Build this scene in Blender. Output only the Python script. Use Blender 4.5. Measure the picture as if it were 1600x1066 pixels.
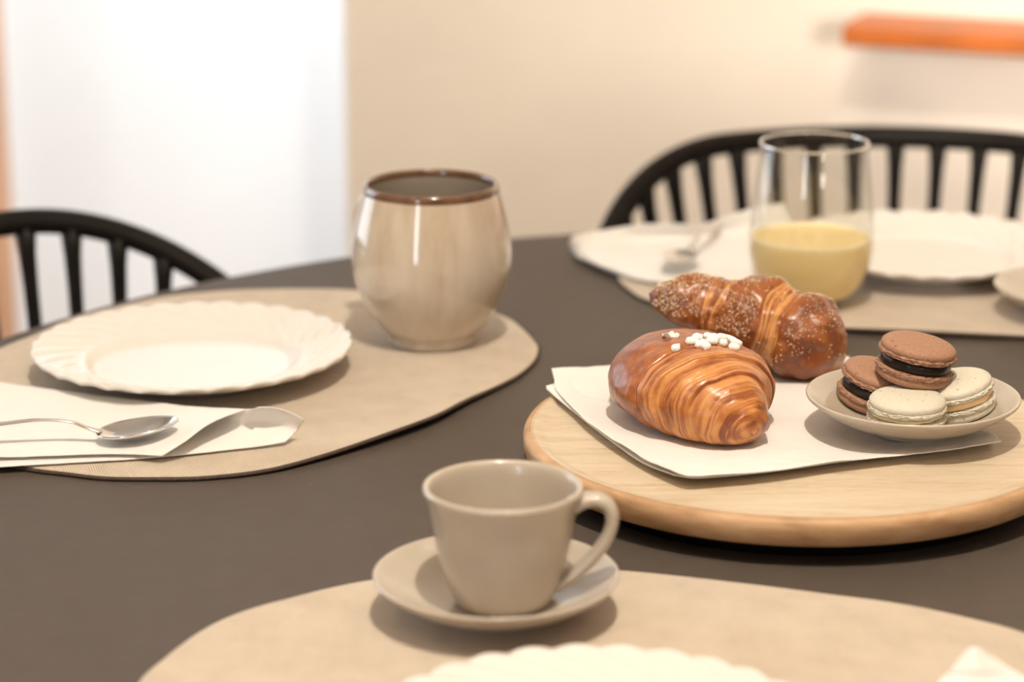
import bpy, math, random
import numpy as np
from mathutils import Vector

random.seed(4)
rng = np.random.default_rng(7)
PI = math.pi
for o in list(bpy.data.objects):
    bpy.data.objects.remove(o, do_unlink=True)
SC = bpy.context.scene
COL = SC.collection

# ------------------------------------------------------------------ camera
# world: metres, table top at z = 0, floor at z = -0.74
F, HC, PITCH = 4006.0, 0.493, math.radians(15.85)
cam = bpy.data.cameras.new('camera')
cam.sensor_width = 36.0
cam.lens = F * 36.0 / 1600.0
cam.clip_start = 0.05
cam.dof.use_dof = True
cam.dof.focus_distance = 1.49
cam.dof.aperture_fstop = 4.6
cam_o = bpy.data.objects.new('camera', cam)
COL.objects.link(cam_o)
cam_o.location = (0, 0, HC)
cam_o.rotation_euler = (PI / 2 - PITCH, 0, 0)
SC.camera = cam_o

# ------------------------------------------------------------------ light, exposure
SC.view_settings.view_transform = 'Standard'
SC.view_settings.look = 'None'
SC.view_settings.gamma = 1.0
SC.view_settings.use_curve_mapping = False
SC.view_settings.exposure = -0.27
SC.cycles.use_denoising = True
SC.cycles.max_bounces = 12
SC.cycles.sample_clamp_indirect = 6.0

world = bpy.data.worlds.new('world')
SC.world = world
world.use_nodes = True
wb = world.node_tree.nodes['Background']
wb.inputs[0].default_value = (0.85, 0.93, 1.0, 1)
wb.inputs[1].default_value = 1.5


def lamp(name, kind, loc, energy, col, **kw):
    l = bpy.data.lights.new(name, kind)
    l.energy = energy
    l.color = col
    for k, v in kw.items():
        if k not in ('aim',):
            setattr(l, k, v)
    o = bpy.data.objects.new(name, l)
    COL.objects.link(o)
    o.location = loc
    if 'aim' in kw:
        d = Vector(kw['aim']) - Vector(loc)
        o.rotation_euler = d.to_track_quat('-Z', 'Y').to_euler()
    return o


WARM = (1.0, 0.90, 0.77)
# lamps of the room: one bright ceiling spot over the near half of the table, weaker ones around it
lamp('ceiling_spot', 'POINT', (0.10, 0.76, 1.68), 120, WARM, shadow_soft_size=0.028)
lamp('ceiling_spot', 'POINT', (-0.9, 0.6, 1.62), 8, WARM, shadow_soft_size=0.05)
lamp('ceiling_spot', 'POINT', (1.3, 0.5, 1.62), 8, WARM, shadow_soft_size=0.05)
lamp('ceiling_spot', 'POINT', (1.05, 1.75, 1.62), 3, WARM, shadow_soft_size=0.05)
lamp('back_wall_fill', 'SPOT', (.0, 1.95, 1.70), 44, WARM, shadow_soft_size=0.05, spot_size=1.2, spot_blend=.9, aim=(.05, 2.95, .15))  # added fill spot that only brightens the back wall, no such fitting known
# daylight through the windows
lamp('daylight_left', 'AREA', (-1.83, 2.9, 0.55), 20, (0.80, 0.90, 1.0), shape='RECTANGLE', size=1.3, size_y=1.5, aim=(0, 2.9, 0.45))
lamp('daylight_rear', 'AREA', (-1.15, -1.18, 0.55), 13, (0.93, 0.96, 1.0), shape='RECTANGLE', size=0.22, size_y=1.4, aim=(-0.6, 1.4, 0.4))
lamp('right_wall_fill', 'AREA', (.95, -.20, .45), 3.5, (1.0, .92, .84), shape='RECTANGLE', size=0.7, size_y=0.6, spread=.5, aim=(.80, 2.85, .05))  # not daylight: unseen soft fill added to lift the angled right wall
lamp('daylight_passage', 'AREA', (0.25, 3.45, 0.60), 21, (0.80, 0.90, 1.0), shape='RECTANGLE', size=0.6, size_y=1.6, aim=(-0.6, 3.95, 0.25))

cP, sP = math.cos(PITCH), math.sin(PITCH)


def bp(x, y, z):
    """point of the horizontal plane z seen at a pixel of the photograph"""
    a = (x - 800.0) / F
    b = (533.0 - y) / F
    t = (z - HC) / (-sP + b * cP)
    return (a * t, (cP + b * sP) * t, z)


def project(P):
    Z = P[:, 2] - HC
    d = P[:, 1] * cP - Z * sP
    u = P[:, 1] * sP + Z * cP
    return 800 + F * P[:, 0] / d, 533 - F * u / d, d


# ------------------------------------------------------------------ helpers
def link(o, parent=None):
    COL.objects.link(o)
    if parent is not None:
        o.parent = parent
    return o


def tag(o, label, cat, group=None):
    o['label'] = label
    o['category'] = cat
    if group:
        o['group'] = group
    return o


def empty(name, loc, label, cat, group=None, rz=0.0):
    o = bpy.data.objects.new(name, None)
    o.location = loc
    o.rotation_euler = (0, 0, rz)
    o.empty_display_size = 0.03
    COL.objects.link(o)
    return tag(o, label, cat, group)


def mesh_obj(name, V, Fc, mat, parent=None, smooth=True, attrs=None, mats=None, loc=None):
    me = bpy.data.meshes.new(name)
    V = np.asarray(V, float)
    me.from_pydata(V.tolist(), [], [tuple(int(i) for i in f) for f in Fc])
    me.update()
    if smooth:
        me.polygons.foreach_set('use_smooth', [True] * len(me.polygons))
    for m in (mats or [mat]):
        me.materials.append(m)
    if attrs:
        for k, a in attrs.items():
            at = me.attributes.new(k, 'FLOAT', 'POINT')
            at.data.foreach_set('value', np.asarray(a, np.float32).ravel())
    o = bpy.data.objects.new(name, me)
    if loc is not None:
        o.location = loc
    return link(o, parent)


def grid_faces(n, m, wrap=False, off=0, flip=False):
    i = np.arange(n - 1)[:, None]
    j = np.arange(m if wrap else m - 1)[None, :]
    j2 = (j + 1) % m
    a = i * m + j
    b = i * m + j2
    c = (i + 1) * m + j2
    d = (i + 1) * m + j
    q = np.stack([a, b, c, d] if not flip else [a, d, c, b], -1).reshape(-1, 4) + off
    return q.tolist()


def chaikin(P, n=2, closed=False):
    P = np.asarray(P, float)
    for _ in range(n):
        if closed:
            Q = np.roll(P, -1, 0)
            P = np.stack([.75 * P + .25 * Q, .25 * P + .75 * Q], 1).reshape(-1, P.shape[1])
        else:
            A, B = P[:-1], P[1:]
            N = np.stack([.75 * A + .25 * B, .25 * A + .75 * B], 1).reshape(-1, P.shape[1])
            P = np.vstack([P[:1], N[1:-1], P[-1:]])
    return P


def spline(P, n, closed=False):
    """Catmull-Rom through the points, resampled evenly to n"""
    P = np.asarray(P, float)
    if closed:
        E = np.vstack([P[-1:], P, P[:2]])
        segs = len(P)
    else:
        E = np.vstack([2 * P[0] - P[1], P, 2 * P[-1] - P[-2]])
        segs = len(P) - 1
    out = []
    k = 24
    t = np.arange(k)[:, None] / k
    for i in range(segs):
        a, b, c, d = E[i:i + 4]
        out.append(.5 * (2 * b + (c - a) * t + (2 * a - 5 * b + 4 * c - d) * t ** 2 + (3 * b - a - 3 * c + d) * t ** 3))
    out.append(P[:1] if closed else P[-1:])
    Q = np.vstack(out)
    L = np.r_[0, np.cumsum(np.linalg.norm(np.diff(Q[:, :3], axis=0), axis=1))]
    s = np.linspace(0, L[-1], n + 1)[:-1] if closed else np.linspace(0, L[-1], n)
    return np.stack([np.interp(s, L, Q[:, i]) for i in range(Q.shape[1])], 1)


def lathe(name, prof, mat, parent=None, seg=96, smoothn=2, mats=None, midx=None, loc=None, M=None):
    P = chaikin(prof, smoothn) if smoothn else np.asarray(prof, float)
    th = np.linspace(0, 2 * PI, seg, endpoint=False)
    V = np.stack([P[:, None, 0] * np.cos(th), P[:, None, 0] * np.sin(th), np.repeat(P[:, 1:2], seg, 1)], -1).reshape(-1, 3)
    Fc = grid_faces(len(P), seg, True)
    if M is not None:
        V = V @ np.asarray(M.to_3x3()).T + np.asarray(M.translation)
    o = mesh_obj(name, V, Fc, mat, parent, mats=mats, loc=loc)
    return o


def frames(P):
    T = np.gradient(P, axis=0)
    T /= np.linalg.norm(T, axis=1)[:, None]
    up = np.array([0, 0, 1.0])
    if abs(T[0] @ up) > .95:
        up = np.array([0, 1.0, 0])
    N = np.zeros_like(P)
    n = up - T[0] * (T[0] @ up)
    for i in range(len(P)):
        n = n - T[i] * (T[i] @ n)
        n /= np.linalg.norm(n)
        N[i] = n
    return T, N, np.cross(T, N)


def tube(P, R, seg=12, flat=1.0):
    """vertices and faces of a capped tube; R radius per point, flat scales the second axis"""
    P = np.asarray(P, float)
    R = np.broadcast_to(np.asarray(R, float), (len(P),))
    T, N, B = frames(P)
    th = np.linspace(0, 2 * PI, seg, endpoint=False)
    V = P[:, None] + R[:, None, None] * (np.cos(th)[None, :, None] * N[:, None] * flat + np.sin(th)[None, :, None] * B[:, None])
    n = len(P)
    V = np.vstack([V.reshape(-1, 3), P[0] - T[0] * R[0] * .3, P[-1] + T[-1] * R[-1] * .3])
    Fc = grid_faces(n, seg, True, flip=True)
    a, b = n * seg, n * seg + 1
    for j in range(seg):
        Fc.append((a, j, (j + 1) % seg))
        Fc.append((b, (n - 1) * seg + (j + 1) % seg, (n - 1) * seg + j))
    return V, Fc


def box(x0, x1, y0, y1, z0, z1):
    V = [(x, y, z) for z in (z0, z1) for y in (y0, y1) for x in (x0, x1)]
    Fc = [(0, 2, 3, 1), (4, 5, 7, 6), (0, 1, 5, 4), (2, 6, 7, 3), (0, 4, 6, 2), (1, 3, 7, 5)]
    return V, Fc


def prism(outline, z0, z1, bevel=0.0):
    """closed horizontal slab over an outline, with a small rounded edge"""
    P = np.asarray(outline, float)
    n = len(P)
    d = np.roll(P, -1, 0) - np.roll(P, 1, 0)
    nr = np.stack([d[:, 1], -d[:, 0]], 1)
    nr /= np.linalg.norm(nr, axis=1)[:, None] + 1e-12
    area = .5 * np.sum(P[:, 0] * np.roll(P[:, 1], -1) - np.roll(P[:, 0], -1) * P[:, 1])
    if area < 0:
        nr = -nr
    rings = []
    for inset, z in ((bevel, z0), (0, z0 + bevel), (0, z1 - bevel), (bevel * .3, z1 - bevel * .3), (bevel, z1)):
        rings.append(np.c_[P - nr * inset, np.full(n, z)])
    V = np.vstack(rings)
    Fc = grid_faces(5, n, True, flip=area < 0)
    top = list(range(4 * n, 5 * n))
    bot = list(range(0, n))
    if area > 0:
        Fc += [top, bot[::-1]]
    else:
        Fc += [top[::-1], bot]
    return V, Fc


# --- numpy value noise
def _h(i, j, k, s):
    v = np.sin(i * 127.1 + j * 311.7 + k * 74.7 + s * 19.19) * 43758.5453
    return v - np.floor(v)


def vnoise(P, s=0):
    I = np.floor(P)
    f = P - I
    f = f * f * (3 - 2 * f)
    r = 0
    for a in (0, 1):
        for b in (0, 1):
            for c in (0, 1):
                w = (f[..., 0] if a else 1 - f[..., 0]) * (f[..., 1] if b else 1 - f[..., 1]) * (f[..., 2] if c else 1 - f[..., 2])
                r = r + w * _h(I[..., 0] + a, I[..., 1] + b, I[..., 2] + c, s)
    return r * 2 - 1


def fbm(P, o=3, s=0):
    return sum(vnoise(P * 2 ** k, s + k) / 2 ** k for k in range(o))


def smooth01(x):
    x = np.clip(x, 0, 1)
    return x * x * (3 - 2 * x)


# ------------------------------------------------------------------ materials
class NT:
    def __init__(self, name):
        self.m = bpy.data.materials.new(name)
        self.m.use_nodes = True
        self.t = self.m.node_tree
        self.b = self.t.nodes['Principled BSDF']

    def n(self, kind, **kw):
        nd = self.t.nodes.new(kind)
        for k, v in kw.items():
            if k in nd.inputs:
                nd.inputs[k].default_value = v
            else:
                setattr(nd, k, v)
        return nd

    def l(self, a, b):
        self.t.links.new(a, b)

    def coords(self, scale=(1, 1, 1), rot=(0, 0, 0), src='Object'):
        c = self.n('ShaderNodeTexCoord')
        mp = self.n('ShaderNodeMapping')
        mp.inputs['Scale'].default_value = scale
        mp.inputs['Rotation'].default_value = rot
        self.l(c.outputs[src], mp.inputs['Vector'])
        return mp.outputs['Vector']

    def noise(self, vec, scale, detail=3, rough=.55, dist=0.0):
        nd = self.n('ShaderNodeTexNoise')
        nd.inputs['Scale'].default_value = scale
        nd.inputs['Detail'].default_value = detail
        nd.inputs['Roughness'].default_value = rough
        nd.inputs['Distortion'].default_value = dist
        self.l(vec, nd.inputs['Vector'])
        return nd.outputs['Fac']

    def ramp(self, fac, stops):
        nd = self.n('ShaderNodeValToRGB')
        cr = nd.color_ramp
        while len(cr.elements) > 1:
            cr.elements.remove(cr.elements[-1])
        cr.elements[0].position = stops[0][0]
        cr.elements[0].color = (*stops[0][1], 1)
        for p, c in stops[1:]:
            e = cr.elements.new(p)
            e.color = (*c, 1)
        self.l(fac, nd.inputs['Fac'])
        return nd.outputs['Color']

    def bump(self, h, strength=.2, dist=.001, prev=None):
        nd = self.n('ShaderNodeBump')
        nd.inputs['Strength'].default_value = strength
        nd.inputs['Distance'].default_value = dist
        self.l(h, nd.inputs['Height'])
        if prev is not None:
            self.l(prev, nd.inputs['Normal'])
        self.l(nd.outputs['Normal'], self.b.inputs['Normal'])
        return nd.outputs['Normal']

    def set(self, **kw):
        names = dict(col='Base Color', rough='Roughness', metal='Metallic', spec='Specular IOR Level', coat='Coat Weight',
                     coat_r='Coat Roughness', ior='IOR', trans='Transmission Weight', sss='Subsurface Weight', sheen='Sheen Weight')
        for k, v in kw.items():
            self.b.inputs[names[k]].default_value = (*v, 1) if k == 'col' else v
        return self


def plain(name, col, rough=.5, var=.06, scale=40, bump=0.0, bscale=300, bdist=.0005, **kw):
    t = NT(name)
    t.set(rough=rough, **kw)
    v = t.coords()
    f = t.noise(v, scale, 3)
    lo = tuple(c * (1 - var) for c in col)
    hi = tuple(min(1, c * (1 + var)) for c in col)
    t.l(t.ramp(f, [(.3, lo), (.7, hi)]), t.b.inputs['Base Color'])
    if bump:
        t.bump(t.noise(v, bscale, 3), bump, bdist)
    return t.m


M_wall = plain('cream_plaster', (.86, .775, .665), .85, .03, 6, .5, 60, .004)
M_white = plain('white_plaster', (.88, .87, .86), .85, .015, 5, .2, 60, .003)
M_ceil = plain('ceiling_paint', (.62, .56, .48), .9, .02, 3)
M_room = plain('clay_painted_wall', (.42, .34, .26), .9, .03, 4)
M_floor = plain('floor_tile', (.22, .15, .095), .4, .1, 4)
M_black = plain('black_chair_plastic', (.009, .007, .006), .42, .15, 30, .08, 500, .0003, spec=.1)
M_steel = plain('stainless_steel', (.78, .76, .74), .13, .02, 60, metal=1.0)
M_stone = plain('beige_stoneware', (.47, .405, .325), .32, .03, 60, .03, 250, .0003, coat=.5, coat_r=.07)
M_plate = plain('white_opal_glass', (.73, .695, .64), .13, .01, 30, sss=.0)
M_paper = plain('white_paper', (.92, .89, .85), .9, .015, 50, .25, 700, .0006)
_t = M_paper.node_tree      # thin tissue lets light through
_tr = _t.nodes.new('ShaderNodeBsdfTranslucent')
_tr.inputs['Color'].default_value = (.90, .86, .80, 1)
_mx = _t.nodes.new('ShaderNodeMixShader')
_mx.inputs[0].default_value = .18
_t.links.new(_t.nodes['Principled BSDF'].outputs[0], _mx.inputs[1])
_t.links.new(_tr.outputs[0], _mx.inputs[2])
_t.links.new(_mx.outputs[0], _t.nodes['Material Output'].inputs['Surface'])
M_pearl = plain('sugar_white', (.92, .89, .85), .5, .02, 300, .2, 900, .0004)
M_grain = plain('sugar_grain', (.90, .74, .50), .35, .2, 900)
M_mug_rim = plain('brown_glaze_rim', (.13, .065, .035), .12, .25, 120, coat=.6, coat_r=.05)
M_mug_in = plain('grey_beige_glaze', (.36, .31, .25), .18, .08, 40)
M_oak = plain('orange_stained_wood', (.50, .135, .022), .42, .18, 12)
M_jamb = plain('pine_jamb', (.55, .25, .10), .45, .1, 12)

# matte black table laminate with faint specks
t = NT('matte_black_laminate')
t.set(rough=.55, spec=.22)
v = t.coords()
vo = t.n('ShaderNodeTexVoronoi')
vo.inputs['Scale'].default_value = 55
t.l(v, vo.inputs['Vector'])
t.l(t.ramp(vo.outputs['Distance'], [(0.0, (.18, .15, .12)), (.035, (.076, .060, .048)), (1, (.068, .053, .043))]), t.b.inputs['Base Color'])
t.bump(t.noise(v, 900, 2), .12, .0003)
M_table = t.m

# woven mat
def weave(name, c0, c1):
    t = NT(name)
    t.set(rough=.88, spec=.2, sheen=.25)
    va = t.coords()
    w1 = t.n('ShaderNodeTexWave', wave_type='BANDS', bands_direction='DIAGONAL')
    w1.inputs['Scale'].default_value = 300
    w1.inputs['Distortion'].default_value = 1.2
    w1.inputs['Detail'].default_value = 1
    w1.inputs['Detail Scale'].default_value = 8
    t.l(t.coords(rot=(0, 0, .5)), w1.inputs['Vector'])
    w2 = t.n('ShaderNodeTexWave', wave_type='BANDS', bands_direction='X')
    w2.inputs['Scale'].default_value = 240
    w2.inputs['Distortion'].default_value = 1.0
    t.l(t.coords(rot=(0, 0, -.25)), w2.inputs['Vector'])
    mx = t.n('ShaderNodeMath', operation='MULTIPLY')
    t.l(w1.outputs['Fac'], mx.inputs[0])
    ad = t.n('ShaderNodeMath', operation='MULTIPLY_ADD')
    t.l(w2.outputs['Fac'], ad.inputs[0])
    ad.inputs[1].default_value = .5
    ad.inputs[2].default_value = .5
    t.l(ad.outputs[0], mx.inputs[1])
    nz = t.noise(va, 40, 4, .6)
    a2 = t.n('ShaderNodeMath', operation='MULTIPLY_ADD')
    t.l(nz, a2.inputs[0])
    a2.inputs[1].default_value = .9
    t.l(mx.outputs[0], a2.inputs[2])
    t.l(t.ramp(a2.outputs[0], [(.05, c0), (1.25, c1)]), t.b.inputs['Base Color'])
    t.bump(mx.outputs[0], .4, .0006)
    return t.m


M_mat = weave('woven_beige_fabric', (.30, .225, .155), (.60, .505, .395))
M_mat_edge = plain('dark_mat_edging', (.055, .035, .024), .8, .3, 300)

# mango wood of the serving board
t = NT('mango_wood')
t.set(rough=.5, spec=.35)
v1 = t.coords(scale=(1, 9, 9), rot=(0, 0, .70))
n1 = t.noise(v1, 9, 5, .6, .6)
v2 = t.coords(scale=(6, 40, 40), rot=(0, 0, .70))
n2 = t.noise(v2, 16, 3, .6, .2)
mx = t.n('ShaderNodeMath', operation='MULTIPLY_ADD')
t.l(n2, mx.inputs[0])
mx.inputs[1].default_value = .62
t.l(n1, mx.inputs[2])
t.l(t.ramp(mx.outputs[0], [(.44, (.31, .19, .10)), (.62, (.51, .39, .255)), (.80, (.585, .475, .34)), (1.0, (.63, .53, .395))]), t.b.inputs['Base Color'])
t.bump(n2, .12, .0005)
M_mango = t.m
t = NT('mango_wood_edge')
t.set(rough=.5, spec=.35)
n1 = t.noise(t.coords(scale=(1, 1, 4)), 30, 4, .6, .5)
t.l(t.ramp(n1, [(.3, (.34, .19, .09)), (.55, (.50, .31, .165)), (.8, (.60, .40, .23))]), t.b.inputs['Base Color'])
M_mango_edge = t.m

# mug glaze: vertical runs, browner towards the rim
t = NT('reactive_glaze')
t.set(rough=.10, spec=.55, coat=.5, coat_r=.04)
va = t.coords(scale=(1, 1, .12))
n1 = t.noise(va, 70, 4, .6)
sep = t.n('ShaderNodeSeparateXYZ')
t.l(t.coords(), sep.inputs[0])
mr = t.n('ShaderNodeMapRange')
mr.inputs['From Min'].default_value = .03
mr.inputs['From Max'].default_value = .115
mr.inputs['To Min'].default_value = -.12
mr.inputs['To Max'].default_value = .22
t.l(sep.outputs['Z'], mr.inputs['Value'])
ad = t.n('ShaderNodeMath', operation='ADD')
t.l(n1, ad.inputs[0])
t.l(mr.outputs[0], ad.inputs[1])
t.l(t.ramp(ad.outputs[0], [(.25, (.63, .55, .45)), (.5, (.56, .475, .375)), (.72, (.49, .39, .29)), (.95, (.57, .485, .385))]), t.b.inputs['Base Color'])
M_mug = t.m

# crust: 'tone' attribute 0 = dark baked crown, 1 = pale laminated flank
def crust(name, dark, mid, lite, rough=.36, coat=.35):
    t = NT(name)
    t.set(rough=rough, spec=.45, coat=coat, coat_r=.22)
    at = t.n('ShaderNodeAttribute', attribute_name='tone')
    v = t.coords()
    nz = t.noise(v, 260, 5, .65)
    ad = t.n('ShaderNodeMath', operation='MULTIPLY_ADD')
    t.l(nz, ad.inputs[0])
    ad.inputs[1].default_value = .5
    t.l(at.outputs['Fac'], ad.inputs[2])
    t.l(t.ramp(ad.outputs[0], [(.20, dark), (.55, mid), (1.05, lite)]), t.b.inputs['Base Color'])
    b1 = t.bump(nz, .25, .0008)
    t.bump(t.noise(v, 90, 4, .6), .35, .0015, b1)
    return t.m


M_crust_a = crust("golden_crust", (.20, .052, .015), (.40, .13, .032), (.60, .265, .078))
M_crust_b = crust('dark_golden_crust', (.15, .036, .009), (.32, .10, .022), (.60, .285, .09), .38, .22)

def shell_mat(name, c0, c1, speck):
    t = NT(name)
    t.set(rough=.62, spec=.3)
    v = t.coords()
    n = t.noise(v, 700, 3)
    n2 = t.noise(v, 330, 1, .4)
    col = t.ramp(n, [(.3, c0), (.7, c1)])
    m = t.n('ShaderNodeMix', data_type='RGBA')
    t.l(t.ramp(n2, [(.70, (0, 0, 0)), (.74, (1, 1, 1))]), m.inputs['Factor'])
    t.l(col, m.inputs['A'])
    m.inputs['B'].default_value = (*speck, 1)
    t.l(m.outputs['Result'], t.b.inputs['Base Color'])
    t.bump(n, .15, .0004)
    return t.m


M_choc = shell_mat('cocoa_shell', (.30, .158, .092), (.385, .215, .135), (.22, .085, .04))
M_cream = shell_mat('cream_shell', (.60, .545, .435), (.66, .61, .50), (.44, .37, .26))
M_choc_fill = plain('dark_chocolate_ganache', (.012, .006, .004), .34, .3, 200, .2, 300, .0006, spec=.3)
M_cream_fill = plain('vanilla_cream', (.80, .56, .29), .4, .05, 200)
M_van_fill = plain('pale_vanilla_cream', (.86, .74, .44), .4, .05, 200)

t = NT('clear_glass')   # thin walls: clear through-view with a Fresnel sheen
gtr = t.n('ShaderNodeBsdfTransparent')
gtr.inputs['Color'].default_value = (.965, .965, .955, 1)
ggl = t.n('ShaderNodeBsdfGlossy')
ggl.inputs['Roughness'].default_value = .02
lw = t.n('ShaderNodeLayerWeight')
lw.inputs['Blend'].default_value = .5
pw = t.n('ShaderNodeMath', operation='POWER')
t.l(lw.outputs['Facing'], pw.inputs[0])
pw.inputs[1].default_value = 4.0
fr_ = t.n('ShaderNodeMath', operation='MULTIPLY_ADD')
t.l(pw.outputs[0], fr_.inputs[0])
fr_.inputs[1].default_value = .35
fr_.inputs[2].default_value = .045
gmx = t.n('ShaderNodeMixShader')
t.l(fr_.outputs[0], gmx.inputs[0])
t.l(gtr.outputs[0], gmx.inputs[1])
t.l(ggl.outputs[0], gmx.inputs[2])
t.l(gmx.outputs[0], t.t.nodes['Material Output'].inputs['Surface'])
M_glass = t.m
t = NT('cloudy_lemon_juice')
t.set(rough=.5, spec=.2)
nz = t.noise(t.coords(), 60, 3)
t.l(t.ramp(nz, [(.3, (.98, .78, .38)), (.7, (.99, .81, .42))]), t.b.inputs['Base Color'])
tr = t.n('ShaderNodeBsdfTranslucent')
tr.inputs['Color'].default_value = (1, .84, .46, 1)
mxs = t.n('ShaderNodeMixShader')
mxs.inputs[0].default_value = .2
t.l(t.b.outputs[0], mxs.inputs[1])
t.l(tr.outputs[0], mxs.inputs[2])
t.l(mxs.outputs[0], t.t.nodes['Material Output'].inputs['Surface'])
M_juice = t.m
M_foam = plain('pale_foam', (.92, .82, .55), .5, .1, 400)


# ------------------------------------------------------------------ the room
def struct(name, V, Fc, mat, smooth=False):
    o = mesh_obj(name, V, Fc, mat, smooth=smooth)
    o['kind'] = 'structure'
    return o


FL, CE = -0.74, 1.80
struct('floor', *box(-2.6, 2.9, -1.6, 5.3, FL - .05, FL), M_floor)
struct('ceiling', *box(-2.6, 2.9, -1.6, 5.3, CE, CE + .05), M_ceil)


def wall_poly(pts, th, z0=FL, z1=CE):
    """upright slab whose seen face runs through pts (left to right), thickness away from the viewer"""
    P = np.asarray(pts, float)
    d = P[-1] - P[0]
    nrm = np.array([-d[1], d[0]]) / np.hypot(*d)
    Q = np.vstack([P, (P + nrm * th)[::-1]])
    n = len(Q)
    V = np.vstack([np.c_[Q, np.full(n, z0)], np.c_[Q, np.full(n, z1)]])
    Fc = [(i, (i + 1) % n, n + (i + 1) % n, n + i) for i in range(n)]
    Fc += [tuple(range(n))[::-1], tuple(range(n, 2 * n))]
    return V, Fc


def at_depth(x, Y):
    """plan position seen at pixel column x of row 250, at distance Y"""
    b = (533.0 - 250) / F
    t = Y / (cP + b * sP)
    return ((x - 800.0) / F * t, Y)


YB = 2.95
cl = at_depth(541, YB)
cr = at_depth(1292, YB)
ang = math.radians(21)
far_r = (cr[0] + 2.6 * math.cos(ang), cr[1] - 2.6 * math.sin(ang))
struct('wall_back', *wall_poly([cl, cr], .16), M_wall)
struct('wall_back_right', *wall_poly([cr, far_r], .16), M_wall)
struct('wall_passage', *box(-2.6, 2.2, 3.95, 4.08, FL, CE), M_white)
struct('wall_right', *box(2.55, 2.7, -1.6, 5.3, FL, CE), M_room)
struct('wall_front', *box(-.80, 2.55, -1.42, -1.30, FL, CE), M_room)
struct('wall_front_left', *box(-2.1, -1.5, -1.42, -1.30, FL, CE), M_room)
struct('wall_front_lintel', *box(-1.5, -.80, -1.42, -1.30, 1.42, CE), M_room)
# left wall with its window opening (y 2.2 .. 3.6)
struct('wall_left', *box(-2.1, -1.95, -1.42, 2.2, FL, CE), M_room)
struct('wall_left_far', *box(-2.1, -1.95, 3.6, 5.3, FL, CE), M_white)
struct('wall_left_below', *box(-2.1, -1.95, 2.2, 3.6, FL, -.25), M_room)
struct('wall_left_above', *box(-2.1, -1.95, 2.2, 3.6, 1.35, CE), M_room)
def window_frame(name, boxes):
    V, Fc = [], []
    for b in boxes:
        v, f = box(*b)
        Fc += [tuple(i + len(V) for i in q) for q in f]
        V += v
    struct(name, V, Fc, M_white)


window_frame('window_1', [(-2.06, -1.99, 2.2, 2.26, -.25, 1.35), (-2.06, -1.99, 3.54, 3.6, -.25, 1.35), (-2.06, -1.99, 2.26, 3.54, -.25, -.19), (-2.06, -1.99, 2.26, 3.54, 1.29, 1.35), (-2.06, -1.99, 2.87, 2.93, -.19, 1.29)])
window_frame('window_2', [(-1.5, -1.44, -1.40, -1.33, FL, 1.42), (-.86, -.80, -1.40, -1.33, FL, 1.42), (-1.44, -.86, -1.40, -1.33, 1.36, 1.42), (-1.44, -.86, -1.40, -1.33, FL, FL + .09)])
# wooden door jamb at the left border of the view
jx, jy = at_depth(-13, 3.35)
struct('door_1', *box(jx - .10, jx, jy, jy + .12, FL, CE - .25), M_jamb)

# wooden shelf on the angled wall
sh = empty('wall_shelf', (0, 0, 0), 'orange-brown stained wooden shelf board on the cream wall, behind the chair', 'shelf')
a0 = bp(1311, 46, .035)
sx, sy = at_depth(1311, 2.90)
# board frame: u along the wall, w towards the wall
u = np.array([math.cos(ang), -math.sin(ang)])
w = np.array([math.sin(ang), math.cos(ang)])
wall_d = (np.array(cr) - np.array([0, 0])) @ w
p0 = np.array([0.0, 0.0])
front = wall_d - .115
# left front corner on the sight line of column 1313
dirx = np.array(at_depth(1309, 1.0))
tt = front / (dirx @ w)
p0 = dirx * tt
zb = HC + p0[1] * ((-sP + (533 - 41) / F * cP) / (cP + (533 - 41) / F * sP))
ol = [p0, p0 + u * 1.7, p0 + u * 1.7 + w * .113, p0 + w * .113]
V, Fc = prism(ol, zb - .022, zb, .002)
mesh_obj('shelf_board', V, Fc, M_oak, sh, smooth=False)
for k in (.35, 1.3):
    q = p0 + u * k + w * .06
    V, Fc = prism([q + u * .012 + w * .05, q + u * .012 - w * .03, q - u * .012 - w * .03, q - u * .012 + w * .05], zb - .09, zb - .0255, .001)
    if k > 1:
        mesh_obj('bracket', V, Fc, M_oak, sh, smooth=False)

# ------------------------------------------------------------------ table
TC = (.218, 1.425)
TR = .666
tb = empty('dining_table', (TC[0], TC[1], FL), 'large round matte black dining table under the breakfast setting', 'table')
prof = [(0, -.028), (TR - .02, -.028), (TR - .004, -.026), (TR, -.018), (TR, -.006), (TR - .004, -.0003), (TR - .02, 0), (0, 0)]
prof = [(r, z - FL) for r, z in prof]
lathe('tabletop', prof, M_table, tb, seg=160, smoothn=1)
V, Fc = tube([(0, 0, z) for z in (.02, .1, .4, .709)], [.055, .05, .045, .06], 24)
mesh_obj('pedestal', V, Fc, M_table, tb)
for k in range(4):
    a = PI / 4 + k * PI / 2 + .3
    V, Fc = tube([(.03 * math.cos(a), .03 * math.sin(a), .06), (.2 * math.cos(a), .2 * math.sin(a), .035), (.36 * math.cos(a), .36 * math.sin(a), .018)], [.03, .022, .017], 12)
    mesh_obj('foot', V, Fc, M_table, tb)

# ------------------------------------------------------------------ chairs
CA, CB, CZ, CT0, CDROP, CDTH = .2588, .2344, .0345, .5123, .1316, .1476


def rail_pt(th):
    x = CA * math.sin(th)
    y = CB * math.cos(th)
    uu = max(abs(th) - CT0, 0)
    z = CZ - CDROP * uu ** 2
    return np.array([x, y, z])


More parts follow.
